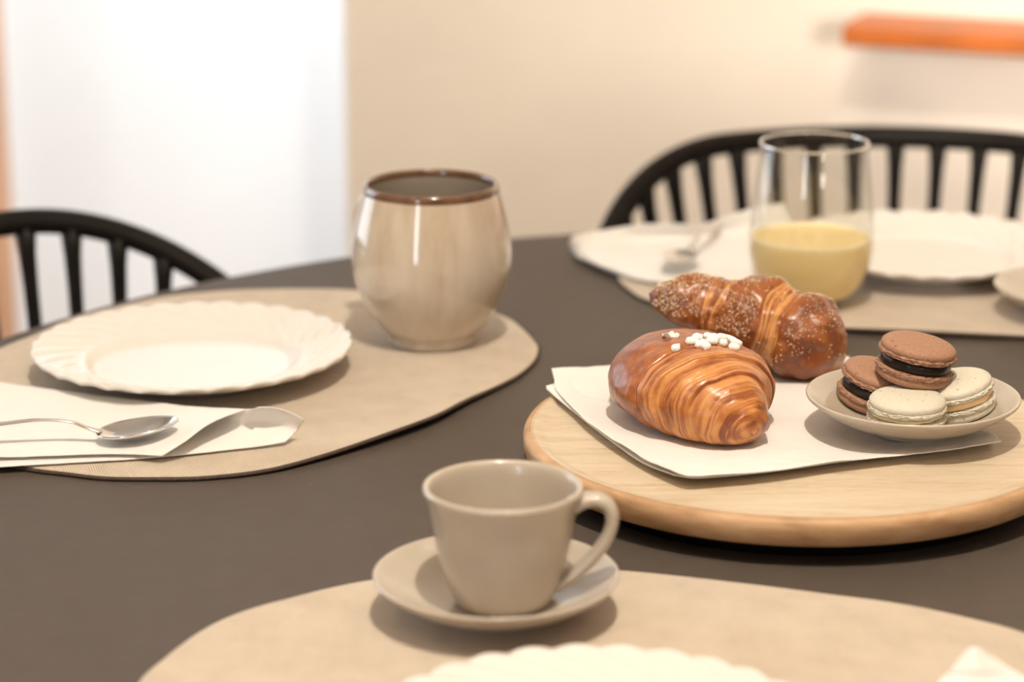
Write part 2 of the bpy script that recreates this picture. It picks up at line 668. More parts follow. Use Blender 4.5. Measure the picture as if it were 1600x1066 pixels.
def make_chair(label, loc, rz, off, first=None):
    if first is not None:
        r = first.copy()
        COL.objects.link(r)
        r.location = loc
        r.rotation_euler = (0, 0, rz)
        r['label'] = label
        for ch in list(first.children):
            c = ch.copy()
            COL.objects.link(c)
            c.parent = r
        return r
    r = empty('spindle_chair', loc, label, 'chair', 'black chairs at the table', rz)
    g = -FL  # floor of the chair is its origin
    ths = np.radians(np.linspace(-112, 112, 90))
    P = np.array([rail_pt(t) for t in ths]) + (0, 0, g)
    V, Fc = tube(P, .0105, 12, flat=.84)
    mesh_obj('back_rail', V, Fc, M_black, r)
    seat_z = .455
    for k in range(-9, 10):
        th = off + CDTH * k
        if abs(th) > 1.72:
            continue
        p = rail_pt(th) + (0, 0, g - .002)
        q = np.array([p[0] * .72, p[1] * .74 - .005, seat_z - .004])
        tt = np.linspace(0, 1, 14)[:, None]
        bowed = p + (q - p) * tt
        R = .0056 + .0035 * np.exp(-tt[:, 0] * 14)
        V, Fc = tube(bowed, R, 8)
        mesh_obj('spindle', V, Fc, M_black, r)
    a = np.linspace(0, 2 * PI, 64, endpoint=False)
    ol = np.stack([.215 * np.sign(np.cos(a)) * np.abs(np.cos(a)) ** .8, .205 * np.sign(np.sin(a)) * np.abs(np.sin(a)) ** .8 - .01], 1)
    V, Fc = prism(ol, seat_z - .03, seat_z, .006)
    mesh_obj('seat', V, Fc, M_black, r, smooth=False)
    for sx in (-1, 1):
        for sy in (-1, 1):
            V, Fc = tube([(sx * .15, sy * .14, seat_z - .024), (sx * .175, sy * .165, .22), (sx * .20, sy * .19, .0)], [.016, .014, .010], 12)
            mesh_obj('leg', V, Fc, M_black, r)
    return r


ch1 = make_chair('black spindle-back chair behind the table below the wooden shelf', (.3235, 2.0628, FL), .0133, -.9196 + .1476 * 6)
ch2 = make_chair('black spindle-back chair against the white wall, beside the plate with the long spoon', (-.2827, 1.7387, FL), 1.0268, 0, first=ch1)

# ------------------------------------------------------------------ placemats
def placemat(pts, label, lift=None):
    ol = spline(np.array(pts)[:, :2], 140, True)
    c = ol.mean(0)
    o = empty('placemat', (c[0], c[1], 0), label, 'placemat', 'woven beige placemats')
    d = ol - c
    n = len(d)
    lf = np.zeros(n)
    if lift is not None:
        lp, lh, lw_ = lift
        lf = lh * np.exp(-(np.hypot(*(ol - np.array(lp)).T) / lw_) ** 2)
    fr_r = np.r_[np.linspace(.02, .9, 14), .94, .97, .985, .994, 1.0]
    top = [np.c_[d * k, .003 - .0007 * (k > .999) + lf * k ** 5] for k in fr_r]
    bot = [np.c_[d * k, .0004 + .0005 * (k > .999) + lf * k ** 5] for k in fr_r[::-1]]
    A = np.stack(top + bot)
    V = A.reshape(-1, 3)
    Fc = grid_faces(len(A), n, True) + [tuple(range(n))[::-1], tuple(range(len(V) - n, len(V)))]
    mesh_obj('fabric', V, Fc, M_mat, o)
    ring = np.c_[d, .0013 + lf]
    ring = np.vstack([ring, ring[:2]])
    V, Fc = tube(ring, .0014, 8)
    e = mesh_obj('stitched_edge', V, Fc, M_mat_edge, o)
    e['label'] = 'dark stitched edging'
    return o


left_px = [(0, 543), (54, 522), (111, 497), (165, 483), (248, 464), (330, 455), (413, 451), (547, 452), (700, 466), (785, 492), (812, 508), (838, 535), (841, 549), (833, 565), (812, 584), (785, 600), (730, 628), (670, 661), (560, 698), (454, 726), (392, 737), (314, 744), (248, 745), (165, 744), (103, 737), (41, 729)]
pl = [bp(x, y, .003) for x, y in left_px] + [(-.325, 1.477, 0), (-.358, 1.52, 0), (-.38, 1.58, 0), (-.378, 1.65, 0)]
placemat(pl, 'beige woven oval placemat under the mug and the scalloped plate with a spoon in front', (bp(640, 672, 0)[:2], .0042, .09))
right_px = [(965, 428), (970, 440), (985, 453), (1010, 467), (1090, 490), (1200, 508), (1315, 515), (1400, 519), (1500, 523), (1600, 526)]
pr_ = [bp(x, y, .003) for x, y in right_px] + [(.42, 1.735, 0), (.48, 1.76, 0), (.52, 1.82, 0), (.51, 1.91, 0), (.45, 1.99, 0), (.34, 2.035, 0), (.22, 2.045, 0), (.13, 2.02, 0), (.088, 1.965, 0)]
placemat(pr_, 'beige woven placemat under the glass of juice at the far side of table', (bp(1420, 519, 0)[:2], .0025, .10))
front_px = [(215, 1066), (250, 1032), (300, 993), (350, 965), (400, 947), (450, 934), (500, 921), (580, 905), (700, 892), (840, 887), (960, 890), (1060, 899), (1200, 915), (1300, 928), (1380, 938), (1450, 950), (1530, 968), (1600, 987)]
pf = [bp(x, y, .003) for x, y in front_px] + [(.29, 1.15, 0), (.30, 1.09, 0), (.285, 1.02, 0), (.24, .96, 0), (.15, .925, 0), (.03, .92, 0), (-.08, .94, 0), (-.155, .99, 0), (-.183, 1.06, 0)]
placemat(pf, 'beige woven placemat under the espresso cup and saucer')
MT = .0032  # top of a mat

# ------------------------------------------------------------------ swirl plates
def swirl_plate(label, loc, rz, R=.1062, N=30):
    o = empty('scalloped_plate', loc, label, 'plate', 'white scalloped plates', rz)
    nr, na = 70, 480
    rr = np.r_[np.linspace(0, .58, 12), np.linspace(.60, .72, 22), np.linspace(.73, 1, 36)]
    ph = np.linspace(0, 2 * PI, na, endpoint=False)
    rr_, ph_ = np.meshgrid(rr, ph, indexing='ij')
    base = .0048 + .0052 * smooth01((rr_ - .60) / .09) + .0098 * np.clip((rr_ - .68) / .32, 0, 1) ** 1.15
    wgt = smooth01((rr_ - .68) / .10)
    swirl = ph_ - 1.15 * (rr_ - .7) / .3 * .42
    flute = np.abs(np.sin(N / 2 * swirl))          # rounded petals with sharp valleys
    z = base + wgt * .0018 * (flute - .5)
    rad = R * rr_ * (1 + .010 * wgt * (flute - .6))
    V = np.stack([rad * np.cos(ph_), rad * np.sin(ph_), z], -1)
    th = .0032
    Bz = np.where(rr_ < .60, 0.0008, z - th)
    foot = np.exp(-((rr_ - .56) / .02) ** 2) * .0008
    B = np.stack([rad * np.cos(ph_) * .996, rad * np.sin(ph_) * .996, np.maximum(Bz - foot, 0)], -1)
    rim = np.stack([rad[-1] * 1.004 * np.cos(ph), rad[-1] * 1.004 * np.sin(ph), z[-1] - th * .5], -1)
    A = np.concatenate([V, rim[None], B[::-1]], 0)
    n = A.shape[0]
    mesh_obj('dish', A.reshape(-1, 3), grid_faces(n, na, True), M_plate, o)
    return o


swirl_plate('white scalloped plate on the placemat with the mug, spoon and folded napkin in front', (-.2140, 1.651, MT), .05)
swirl_plate('white scalloped plate behind the glass of juice', (.320, 1.940, MT), .3)
swirl_plate('white scalloped fluted plate cut off by the lower border, in front of the espresso cup', (.037, 1.0215, MT), .0)

# ------------------------------------------------------------------ mug
mug = empty('mug', (-.0557, 1.7259, MT), 'tall rounded beige glazed mug with a thin brown rim', 'mug', rz=0)
outer = [(0, .0025), (.026, .0025), (.0275, .0), (.0302, 0), (.0308, .003), (.0300, .006), (.036, .011), (.047, .027), (.0545, .046), (.0559, .062), (.0540, .080), (.0500, .096), (.0466, .1085), (.0455, .1115)]
inner = [(.0437, .1125), (.0432, .1085), (.0465, .095), (.0505, .080), (.0522, .062), (.0508, .046), (.043, .027), (.032, .013), (.020, .009), (0, .008)]
lathe('body', outer, M_mug, mug, 128, 2)
lathe('interior', [(.0452, .1114)] + inner, M_mug_in, mug, 128, 2)
rimP = [(.0470, .1075), (.0473, .1095), (.0464, .1122), (.0450, .1134), (.0436, .1124), (.0430, .1095), (.0434, .1080)]
rm = lathe('rim', rimP, M_mug_rim, mug, 128, 2)
rm['label'] = 'thin brown glazed rim band'
ha = math.radians(136)
hd = np.array([math.cos(ha), math.sin(ha)])
hp = [(.0485, .092), (.058, .0945), (.068, .089), (.0725, .075), (.069, .058), (.060, .043), (.0520, .037)]
HP = spline([(hd[0] * r, hd[1] * r, z) for r, z in hp], 40)
V, Fc = tube(HP, .0058, 14, flat=.7)
mesh_obj('handle', V, Fc, M_mug, mug)

# ------------------------------------------------------------------ stoneware saucers, cup
SAUCER = [(0, .0030), (.020, .0030), (.0215, .0), (.0245, .0), (.0265, .0030), (.036, .0055), (.048, .0105), (.058, .0170), (.0615, .0200), (.0628, .0218), (.0618, .0230), (.0600, .0222), (.054, .0175), (.044, .0118), (.034, .0085), (.026, .0072), (.0235, .0066), (.012, .0064), (0, .0064)]


def saucer(label, loc, name='saucer', cat='saucer'):
    o = empty(name, loc, label, cat, 'small beige stoneware plates')
    lathe('dish', SAUCER, M_stone, o, 128, 2)
    return o


saucer('beige stoneware saucer under the espresso cup', (-.008, 1.2165, MT))
cup = empty('espresso_cup', (-.0045, 1.2174, MT + .0066), 'beige stoneware espresso cup with looped handle on its saucer', 'cup')
z0 = .0098
co = [(0, .0015), (.018, .0015), (.0195, 0), (.0232, 0), (.0252, .003), (.0285, .0105), (.0325, .023), (.0352, .038), (.0370, .050), (.0382, .0555), (.0400, .0590), (.0406, .0610), (.0396, .0630), (.0374, .0624), (.0358, .0585), (.0345, .050), (.0325, .038), (.0295, .024), (.0245, .011), (.016, .0062), (0, .0052)]
lathe('body', co, M_stone, cup, 128, 2)
hp = [(.0340, .0525), (.0405, .0555), (.0480, .0562), (.0535, .0520), (.0548, .0440), (.0515, .0345), (.0440, .0240), (.0350, .0155), (.0270, .0100)]
HP = spline([(r * math.cos(-.05), r * math.sin(-.05), z) for r, z in hp], 50)
V, Fc = tube(HP, np.interp(np.linspace(0, 1, 50), [0, .15, .5, .9, 1], [.0050, .0038, .0035, .0036, .0040]), 14, flat=.95)
# widen into a strap: scale across the handle plane
V = np.asarray(V)
V[:, 1] *= 1.55
mesh_obj('handle', V, Fc, M_stone, cup)

saucer('beige stoneware saucer at the right border, in front of the far plate', (.412, 1.794, MT))

# ------------------------------------------------------------------ glass of juice
gl = empty('juice_glass', (.2194, 1.8279, MT), 'clear stemless tumbler half full of pale yellow juice', 'glass')
go = [(0, 0), (.022, 0), (.029, .002), (.0365, .010), (.0425, .022), (.0455, .036), (.0460, .048), (.0450, .066), (.0430, .088), (.0405, .108), (.0393, .1195)]
gi = [(.0388, .1203), (.0382, .1195), (.0393, .108), (.0418, .088), (.0438, .066), (.0447, .048), (.0441, .036), (.0410, .023), (.0350, .0125), (.0275, .0062), (.020, .0050), (0, .0050)]
lathe('tumbler', go + gi, M_glass, gl, 128, 2)
def gi_r(z):
    zz = np.array([p[1] for p in gi[1:]][::-1]); rr = np.array([p[0] for p in gi[1:]][::-1])
    return np.interp(z, zz, rr)
jt = .050
jp = [(0, .0053), (.019, .0053), (.0268, .0065), (.0343, .0128), (.0402, .0232), (.0434, .036), (.0441, .046), (.0441, jt), (.0425, jt - .0008), (.030, jt - .001), (0, jt - .001)]
t = NT('glass_lip')
t.set(col=(1, 1, 1), rough=.08, ior=1.45, trans=1.0)
gr_ = np.linspace(0, 2 * PI, 97)
V, Fc = tube(np.stack([.0390 * np.cos(gr_), .0390 * np.sin(gr_), 0 * gr_ + .1203], 1), .00085, 8)
mesh_obj('lip', V, Fc, t.m, gl)
j = lathe('juice', jp, M_juice, gl, 96, 1)
j['label'] = 'cloudy pale yellow juice'
fo = lathe('foam_ring', [(.0415, jt - .0009), (.0420, jt + .0008), (.0432, jt + .0014), (.04395, jt + .0008), (.0440, jt - .0006), (.0415, jt - .0009)], M_foam, gl, 96, 1)
fo['label'] = 'pale line of foam'

# ------------------------------------------------------------------ napkins
def sheet(name, rows, mat, parent, th=.0006, nu=70, nv=50, wr=.0006, sc=35, seed=0, flat_mask=None):
    """cloth-like sheet through a grid of control points"""
    G = np.array(rows, float)
    A = np.stack([spline_param(G[i], nu) for i in range(G.shape[0])], 0)
    A = np.stack([spline_param(A[:, k], nv) for k in range(nu)], 1)
    A[..., 2] += wr * fbm(A * sc, 3, seed)
    n, m = A.shape[:2]
    B = A.copy()
    B[..., 2] -= th
    V = np.vstack([A.reshape(-1, 3), B.reshape(-1, 3)])
    Fc = grid_faces(n, m, flip=True) + grid_faces(n, m, off=n * m)
    idx = np.arange(n * m).reshape(n, m)
    ring = np.r_[idx[0, :-1], idx[:-1, -1], idx[-1, :0:-1], idx[:0:-1, 0]]
    k = len(ring)
    for i in range(k):
        a, b = ring[i], ring[(i + 1) % k]
        Fc.append((a, b, b + n * m, a + n * m))
    return mesh_obj(name, V, Fc, mat, parent)


def spline_param(P, n):
    """Catmull-Rom in parameter (keeps rows aligned)"""
    P = np.asarray(P, float)
    E = np.vstack([2 * P[0] - P[1], P, 2 * P[-1] - P[-2]])
    s = np.linspace(0, len(P) - 1, n)
    i = np.minimum(s.astype(int), len(P) - 2)
    t = (s - i)[:, None]
    a, b, c, d = E[i], E[i + 1], E[i + 2], E[i + 3]
    return .5 * (2 * b + (c - a) * t + (2 * a - 5 * b + 4 * c - d) * t ** 2 + (3 * b - a - 3 * c + d) * t ** 3)


def px(rows):
    return [[bp(*p) for p in r] for r in rows]


# left napkin with the spoon
nk = empty('folded_napkin', (0, 0, 0), 'white folded paper napkin with curled end under the long spoon', 'napkin')
low = px([
    [(-200, 585, .0065), (-60, 600, .0065), (120, 618, .0065), (260, 632, .0070), (380, 639, .0250), (405, 636, .0275), (432, 637, .0270), (456, 645, .0230), (475, 656, .0185)],
    [(-200, 650, .0055), (-60, 650, .0055), (120, 660, .0055), (260, 668, .0060), (350, 668, .0125), (385, 664, .0140), (415, 664, .0135), (440, 668, .0125), (463, 673, .0105)],
    [(-200, 748, .0048), (-60, 734, .0048), (90, 724, .0048), (180, 719, .0048), (260, 713, .0050), (310, 708, .0050), (360, 702, .0052), (405, 697, .0055), (446, 690, .0065)]])
sheet('lower_layer', low, M_paper, nk, seed=1, wr=.0003)
up = px([
    [(-200, 565, .0105), (-60, 588, .0105), (90, 609, .0105), (220, 625, .0110), (320, 637, .0180), (384, 639, .0255)],
    [(-200, 640, .0085), (-60, 642, .0085), (90, 650, .0085), (200, 660, .0085), (280, 668, .0140), (331, 660, .0225)],
    [(-200, 690, .0082), (-60, 690, .0082), (90, 690, .0082), (180, 692, .0082), (240, 695, .0100), (288, 690, .0150)],
    [(-200, 722, .0080), (-60, 716, .0080), (60, 712, .0080), (140, 709, .0080), (200, 709, .0080), (253, 712, .0085)]])
sheet('upper_layer', up, M_paper, nk, seed=2, wr=.0003)

# napkin under the pastries
BZ = .0262       # top of the board
nb = empty('pastry_napkin', (0, 0, 0), 'white paper napkin spread on the round board under the croissants', 'napkin')
topl = px([
    [(862, 577, .036), (925, 573, .034), (1010, 566, BZ + .0028), (1110, 560, BZ + .0024), (1220, 556, BZ + .0024), (1325, 557, BZ + .003)],
    [(866, 592, .034), (940, 600, BZ + .003), (1040, 600, BZ + .0022), (1150, 600, BZ + .0022), (1280, 600, BZ + .0022), (1400, 600, BZ + .0022)],
    [(872, 612, .033), (955, 640, BZ + .003), (1060, 650, BZ + .0022), (1180, 650, BZ + .0022), (1340, 650, BZ + .0022), (1480, 645, BZ + .0022)],
    [(925, 664, .034), (1005, 690, BZ + .004), (1100, 700, BZ + .0026), (1220, 690, BZ + .0024), (1380, 682, BZ + .0022), (1530, 668, BZ + .003)],
    [(1000, 712, .035), (1048, 728, BZ + .007), (1130, 722, BZ + .006), (1250, 712, BZ + .0045), (1400, 698, BZ + .0035), (1552, 678, BZ + .0055)],
    [(1062, 741, .0355), (1090, 744, .0350), (1200, 735, .0345), (1310, 720, .0340), (1440, 708, .0325), (1565, 689, .0330)]])
sheet('upper_layer', topl, M_paper, nb, nu=120, nv=100, wr=.0008, sc=38, seed=5)
lowl = px([
    [(853, 603, .0325), (920, 585, .0315), (1010, 575, BZ + .0015), (1110, 570, BZ + .0012), (1220, 565, BZ + .0012), (1315, 563, BZ + .0012)],
    [(866, 618, .0315), (955, 648, BZ + .0015), (1060, 650, BZ + .001), (1180, 650, BZ + .001), (1340, 650, BZ + .001), (1470, 646, BZ + .001)],
    [(985, 711, .031), (1045, 728, BZ + .0030), (1130, 720, BZ + .002), (1250, 708, BZ + .0015), (1400, 692, BZ + .0015), (1540, 676, BZ + .0015)],
    [(1052, 742, .0315), (1095, 746, .0308), (1200, 737, .0300), (1310, 722, .0300), (1440, 706, .0285), (1552, 688, .0285)]])
sheet('lower_layer', lowl, M_paper, nb, nu=90, nv=60, wr=.0002, sc=45, seed=6)

# napkin behind the glass
nf = empty('crumpled_napkin', (0, 0, 0), 'white loosely folded paper napkin behind the sugared croissant, left of the juice glass', 'napkin')
fr = px([
    [(897, 370, .022), (955, 357, .026), (1000, 350, .030), (1050, 350, .030), (1095, 351, .030), (1140, 334, .038), (1190, 321, .044), (1224, 317, .045)],
    [(890, 378, .018), (960, 378, .017), (1010, 376, .016), (1060, 375, .016), (1110, 372, .018), (1160, 362, .024), (1205, 352, .030), (1236, 347, .031)],
    [(891, 388, .012), (965, 400, .012), (1015, 404, .012), (1070, 405, .012), (1120, 405, .012), (1165, 405, .014), (1205, 400, .016), (1240, 395, .016)],
    [(898, 398, .007), (962, 424, .007), (1015, 438, .007), (1070, 442, .007), (1120, 445, .007), (1160, 447, .007), (1180, 448, .007), (1190, 446, .007)]])
sheet('upper_layer', fr, M_paper, nf, nu=80, nv=50, wr=.0014, sc=22, seed=9, th=.0008)
fr2 = px([
    [(890, 380, .008), (960, 372, .009), (1020, 368, .009), (1080, 367, .009), (1150, 362, .012), (1205, 360, .012)],
    [(896, 394, .0055), (963, 405, .0058), (1030, 415, .0058), (1080, 415, .0058), (1120, 415, .0058), (1170, 415, .0058)],
    [(902, 402, .0048), (962, 427, .0048), (1015, 441, .0048), (1070, 447, .0048), (1120, 450, .0048), (1165, 452, .0048)]])
sheet('lower_layer', fr2, M_paper, nf, wr=.0003, seed=10)

# napkin corner at the lower right
nc = empty('napkin', (0, 0, 0), 'white napkin corner at the lower right border on the front placemat', 'napkin')
cr_ = px([
    [(1505, 1022, .022), (1514, 1014, .024), (1522, 1011, .025), (1532, 1013, .024), (1542, 1020, .022)],
    [(1488, 1044, .016), (1506, 1042, .017), (1526, 1042, .018), (1550, 1040, .017), (1570, 1038, .016)],
    [(1460, 1075, .009), (1490, 1080, .009), (1530, 1084, .009), (1580, 1078, .009), (1612, 1068, .010)],
    [(1400, 1160, .005), (1460, 1180, .005), (1530, 1190, .005), (1610, 1180, .005), (1680, 1150, .005)]])
sheet('sheet', cr_, M_paper, nc, wr=.0006, seed=12)

# ------------------------------------------------------------------ spoons
def spoon(label, origin, direction, tilt, handle, L=.050, W=.0165, D=.0068, group=None):
    """bowl centre at origin, tip along direction; handle: (distance back, height) points"""
    o = empty('spoon', origin, label, 'spoon', group, math.atan2(direction[1], direction[0]))
    nu, nv = 36, 21
    uu = np.linspace(-1, 1, nu)
    vv = np.linspace(-1, 1, nv)
    wid = W * np.sqrt(np.clip(1 - np.abs(uu) ** 2.2, 0.0, 1)) * (1 - .12 * uu)
    wid = np.maximum(wid, .0016)
    U, Vv = np.meshgrid(uu, vv, indexing='ij')
    x = U * L / 2
    y = wid[:, None] * Vv
    dep = D * np.clip(1 - np.abs(U) ** 2.4, 0, 1)
    z = -dep * (1 - Vv ** 2) + tilt * (U + 1) * L / 2
    T = np.stack([x, y, z], -1)
    B = T.copy()
    B[..., 2] -= .0011
    V = np.vstack([T.reshape(-1, 3), B.reshape(-1, 3)])
    Fc = grid_faces(nu, nv, flip=True) + grid_faces(nu, nv, off=nu * nv)
    idx = np.arange(nu * nv).reshape(nu, nv)
    ring = np.r_[idx[0, :-1], idx[:-1, -1], idx[-1, :0:-1], idx[:0:-1, 0]]
    for i in range(len(ring)):
        a, b = ring[i], ring[(i + 1) % len(ring)]
        Fc.append((a, b, b + nu * nv, a + nu * nv))
    mesh_obj('bowl', V, Fc, M_steel, o)
    HP = spline([(-L / 2 - d, 0, h) for d, h in handle], 50)
    s = np.linspace(0, 1, 50)
    R = np.interp(s, [0, .08, .3, .8, .97, 1], [.0034, .0024, .0020, .0034, .0042, .0030])
    Vh, Fh = tube(HP, R, 12, flat=.45)
    mesh_obj('handle', Vh, Fh, M_steel, o)
    return o


bc = bp(215, 674, .0145)
tip = bp(268, 651, .021)
spoon('long steel spoon on the folded napkin at the left border', (bc[0], bc[1], .0145), (1, .10), .14,
      [(-.003, .0002), (.006, .0035), (.016, .0075), (.034, .0090), (.060, .0068), (.085, .0046), (.105, .0035)])
b0 = bp(1062, 402, .020)
b1 = bp(1114, 362, .026)
spoon('small steel spoon on the crumpled napkin behind the croissants', (b0[0], b0[1], .0215), (b0[0] - b1[0], b0[1] - b1[1]), .03,
      [(-.003, 0), (.006, .004), (.02, .008), (.05, .009), (.085, .008)], L=.042, W=.0130)

# ------------------------------------------------------------------ serving board
bd = empty('serving_board', (.1677, 1.4473, 0), 'round pale mango wood serving board under the pastries', 'board')
BR = .1613
top = [(0, BZ), (BR - .016, BZ), (BR - .012, BZ + .0004), (BR - .009, BZ + .0016), (BR - .005, BZ + .0020)]
side = [(BR - .006, BZ + .0020), (BR - .0015, BZ + .0012), (BR, BZ - .002), (BR, BZ - .006), (BR - .002, .0130), (BR - .006, .0112), (BR - .02, .0110), (0, .0110)]
lathe('board_top', top, M_mango, bd, 160, 1)
lathe('board_side', side, M_mango_edge, bd, 160, 1)['label'] = 'darker turned wooden side'
lathe('base_ring', [(.0, .0112), (BR - .022, .0112), (BR - .022, .0), (.0, .0)], M_black, bd, 96, 0)

# ------------------------------------------------------------------ croissants
def croissant(spine, rad, bands, ns, nphi, zmin, seed, squash, slant=.06, slant_phi=0.0, lump=.0014, ridge=.0006, rf=95, wa=.018):
    C = spline(np.c_[np.array(spine), np.array(rad), np.broadcast_to(squash, (len(rad),))], ns)
    sq = C[:, 4][:, None, None]
    P, R = C[:, :3], np.maximum(C[:, 3], .0008)
    s = np.linspace(0, 1, ns)
    R = R * np.sqrt(smooth01(s / .035 + .02)) * np.sqrt(smooth01((1 - s) / .035 + .02))
    T, N, B = frames(P)
    ph = np.linspace(0, 2 * PI, nphi, endpoint=False)
    S, PH = np.meshgrid(s, ph, indexing='ij')
    D = np.cos(PH)[..., None] * N[:, None] * sq + np.sin(PH)[..., None] * B[:, None]
    Q0 = P[:, None] + R[:, None, None] * D
    warp = wa * fbm(Q0 * 45, 2, seed)
    S2 = S + slant * np.cos(PH - slant_phi) * np.sin(PI * S) + warp
    fac = np.ones_like(S)
    tone = np.zeros_like(S)
    nz = fbm(Q0 * 120, 3, seed + 3)
    fine = fbm(np.stack([S2 * rf * 1.15, np.cos(PH) * 1.1, np.sin(PH) * 1.1 + 3], -1), 2, seed + 8)
    hair = vnoise(np.stack([S2 * rf * .5, np.cos(PH) * 2.2, np.sin(PH) * 2.2], -1), seed + 21)
    lamsum = np.zeros_like(S)
    for s0, s1, kind, h in bands:
        uu = (S2 - s0) / (s1 - s0)
        ins = (uu >= 0) & (uu < 1)
        uc = np.clip(uu, 0, 1)
        if kind == 'crown':
            prof = h * np.clip(4 * uc * (1 - uc), 0, 1) ** .35
            tn = .06 + .12 * (1 - np.clip(4 * uc * (1 - uc), 0, 1)) + .16 * nz
            ld = np.zeros_like(S)
        else:
            prof = h + .05 * (1 - uc) + ridge * 40 * (.75 * fine + .35 * hair)
            tn = .44 + .46 * fine + .20 * hair + .16 * nz - .12 * np.exp(-((1 - uc) / .06) ** 2)
            ld = np.ones_like(S)
        fac = np.where(ins, 1 + prof, fac)
        tone = np.where(ins, tn, tone)
        lamsum = np.where(ins, ld, lamsum)
    # soften the step edges along s
    k = np.array([1, 2, 3, 2, 1.]) / 9
    fac = np.apply_along_axis(lambda c: np.convolve(np.pad(c, 2, mode='edge'), k, 'valid'), 0, fac)
    lum = lump * fbm(Q0 * 60, 3, seed + 1)
    Q = P[:, None] + (R[:, None] * fac + lum * np.minimum(1, R[:, None] / .01))[..., None] * D
    # flattened underside
    zz = Q[..., 2]
    kz = .003
    Q[..., 2] = zmin + kz * np.logaddexp(0, (zz - zmin) / kz) * 1.0 - 0.0
    under = smooth01((zmin + .010 - Q[..., 2]) / .010)
    tone = np.clip(tone + .10 * under, -.15, 1.0)
    V = Q.reshape(-1, 3)
    Fc = grid_faces(ns, nphi, True, flip=True)
    V = np.vstack([V, Q[0].mean(0), Q[-1].mean(0)])
    a, b = len(V) - 2, len(V) - 1
    for jj in range(nphi):
        Fc.append((a, jj, (jj + 1) % nphi))
        Fc.append((b, (ns - 1) * nphi + (jj + 1) % nphi, (ns - 1) * nphi + jj))
    tone = np.r_[tone.ravel(), .4, .4]
    return V, Fc, tone, Q, lamsum


ZN = BZ + .0030   # pastries rest on the napkin
# plump croissant in front, horn towards the viewer
spA = [(.1390, 1.4020, .0385), (.1345, 1.4090, .0415), (.1255, 1.4215, .0465), (.1155, 1.4410, .0508), (.1055, 1.4660, .0520), (.1030, 1.4930, .0500), (.1110, 1.5200, .0465), (.1270, 1.5390, .0410), (.1430, 1.5460, .0370)]
rdA = [.0098, .0170, .0300, .0430, .0455, .0405, .0300, .0190, .0080]
sqA = [.90, .84, .74, .62, .60, .63, .68, .80, .90]
bandsA = [(-.2, .055, 'lam', .02), (.055, .13, 'lam', -.02), (.13, .22, 'lam', .0), (.22, .290, 'lam', .01), (.290, .50, 'crown', .065), (.50, .53, 'lam', -.03), (.53, .74, 'crown', .05), (.74, .84, 'lam', -.02), (.84, 1.2, 'crown', .0)]
V, Fc, tone, QA, lamA = croissant(spA, rdA, bandsA, 1100, 240, ZN, 3, sqA, .05, 2.6, .0016, .00030, 150, .010)
crA = empty('croissant', (.105, 1.49, ZN), 'plump golden croissant topped with white sugar pearls, in front on the napkin', 'croissant')
O = np.array([.105, 1.49, ZN])
mesh_obj('pastry', V - O, Fc, M_crust_a, crA, attrs={'tone': tone})

def surf_at(Q, x, y):
    """point of a pastry's surface seen near a pixel, and its outward normal"""
    G = Q.reshape(-1, 3)
    u_, v_, d_ = project(G)
    c = np.where(np.hypot(u_ - x, v_ - y) < 4)[0]
    if len(c) == 0:
        c = np.array([np.argmin(np.hypot(u_ - x, v_ - y))])
    i = c[np.argmin(d_[c])]
    n, m = Q.shape[:2]
    a, b = divmod(i, m)
    a = min(max(a, 2), n - 3)
    ta = Q[a + 2, b] - Q[a - 2, b]
    tb_ = Q[a, (b + 2) % m] - Q[a, (b - 2) % m]
    nn = np.cross(tb_, ta)
    nn /= np.linalg.norm(nn) + 1e-12
    cen = Q[a].mean(0)
    if nn @ (G[i] - cen) < 0:
        nn = -nn
    return G[i], nn


pearls = [(1056, 543, 9, 20), (1080, 532, 12, 25), (1090, 527, 11, 10), (1105, 526, 10, 5), (1118, 528, 13, -8), (1100, 536, 9, 40), (1112, 532, 12, 12), (1094, 538, 9, 15), (1128, 527, 11, -10), (1140, 530, 13, -25), (1150, 535, 12, -30), (1146, 542, 11, 5), (1103, 541, 8, 50), (1132, 536, 8, 60)]
for x, y, ln, rot in pearls:
    p, nn = surf_at(QA, x, y)
    ln = ln * .00042
    a = math.radians(rot)
    ax = np.array([math.cos(a), 0, math.sin(a)])
    ax -= nn * (ax @ nn)
    ax /= np.linalg.norm(ax)
    pts = [p + nn * .0013 + ax * ln * t * 1.15 for t in (-.62, -.5, -.2, .2, .5, .62)]
    V, Fc = tube(pts, [.0009, .0021, .0026, .0025, .0021, .0009], 10)
    V = np.asarray(V) + .0004 * fbm(np.asarray(V) * 700, 2, int(x))[:, None]
    mesh_obj('sugar_pearl', V - O, Fc, M_pearl, crA)
# loose flake on top
p, nn = surf_at(QA, 1042, 524)
fl = [[p + np.array([dx, dy, .0012 + .0022 * math.sin(i * 2.1 + jx_ * 1.3)]) - O for jx_, dx in enumerate(np.linspace(-.003, .007, 6))] for i, dy in enumerate((-.002, 0, .003))]
fk = sheet('crust_flake', fl, M_paper, crA, th=.0003, nu=14, nv=8, wr=.0006, sc=300, seed=3)
fk['label'] = 'pale loose flake of crust'

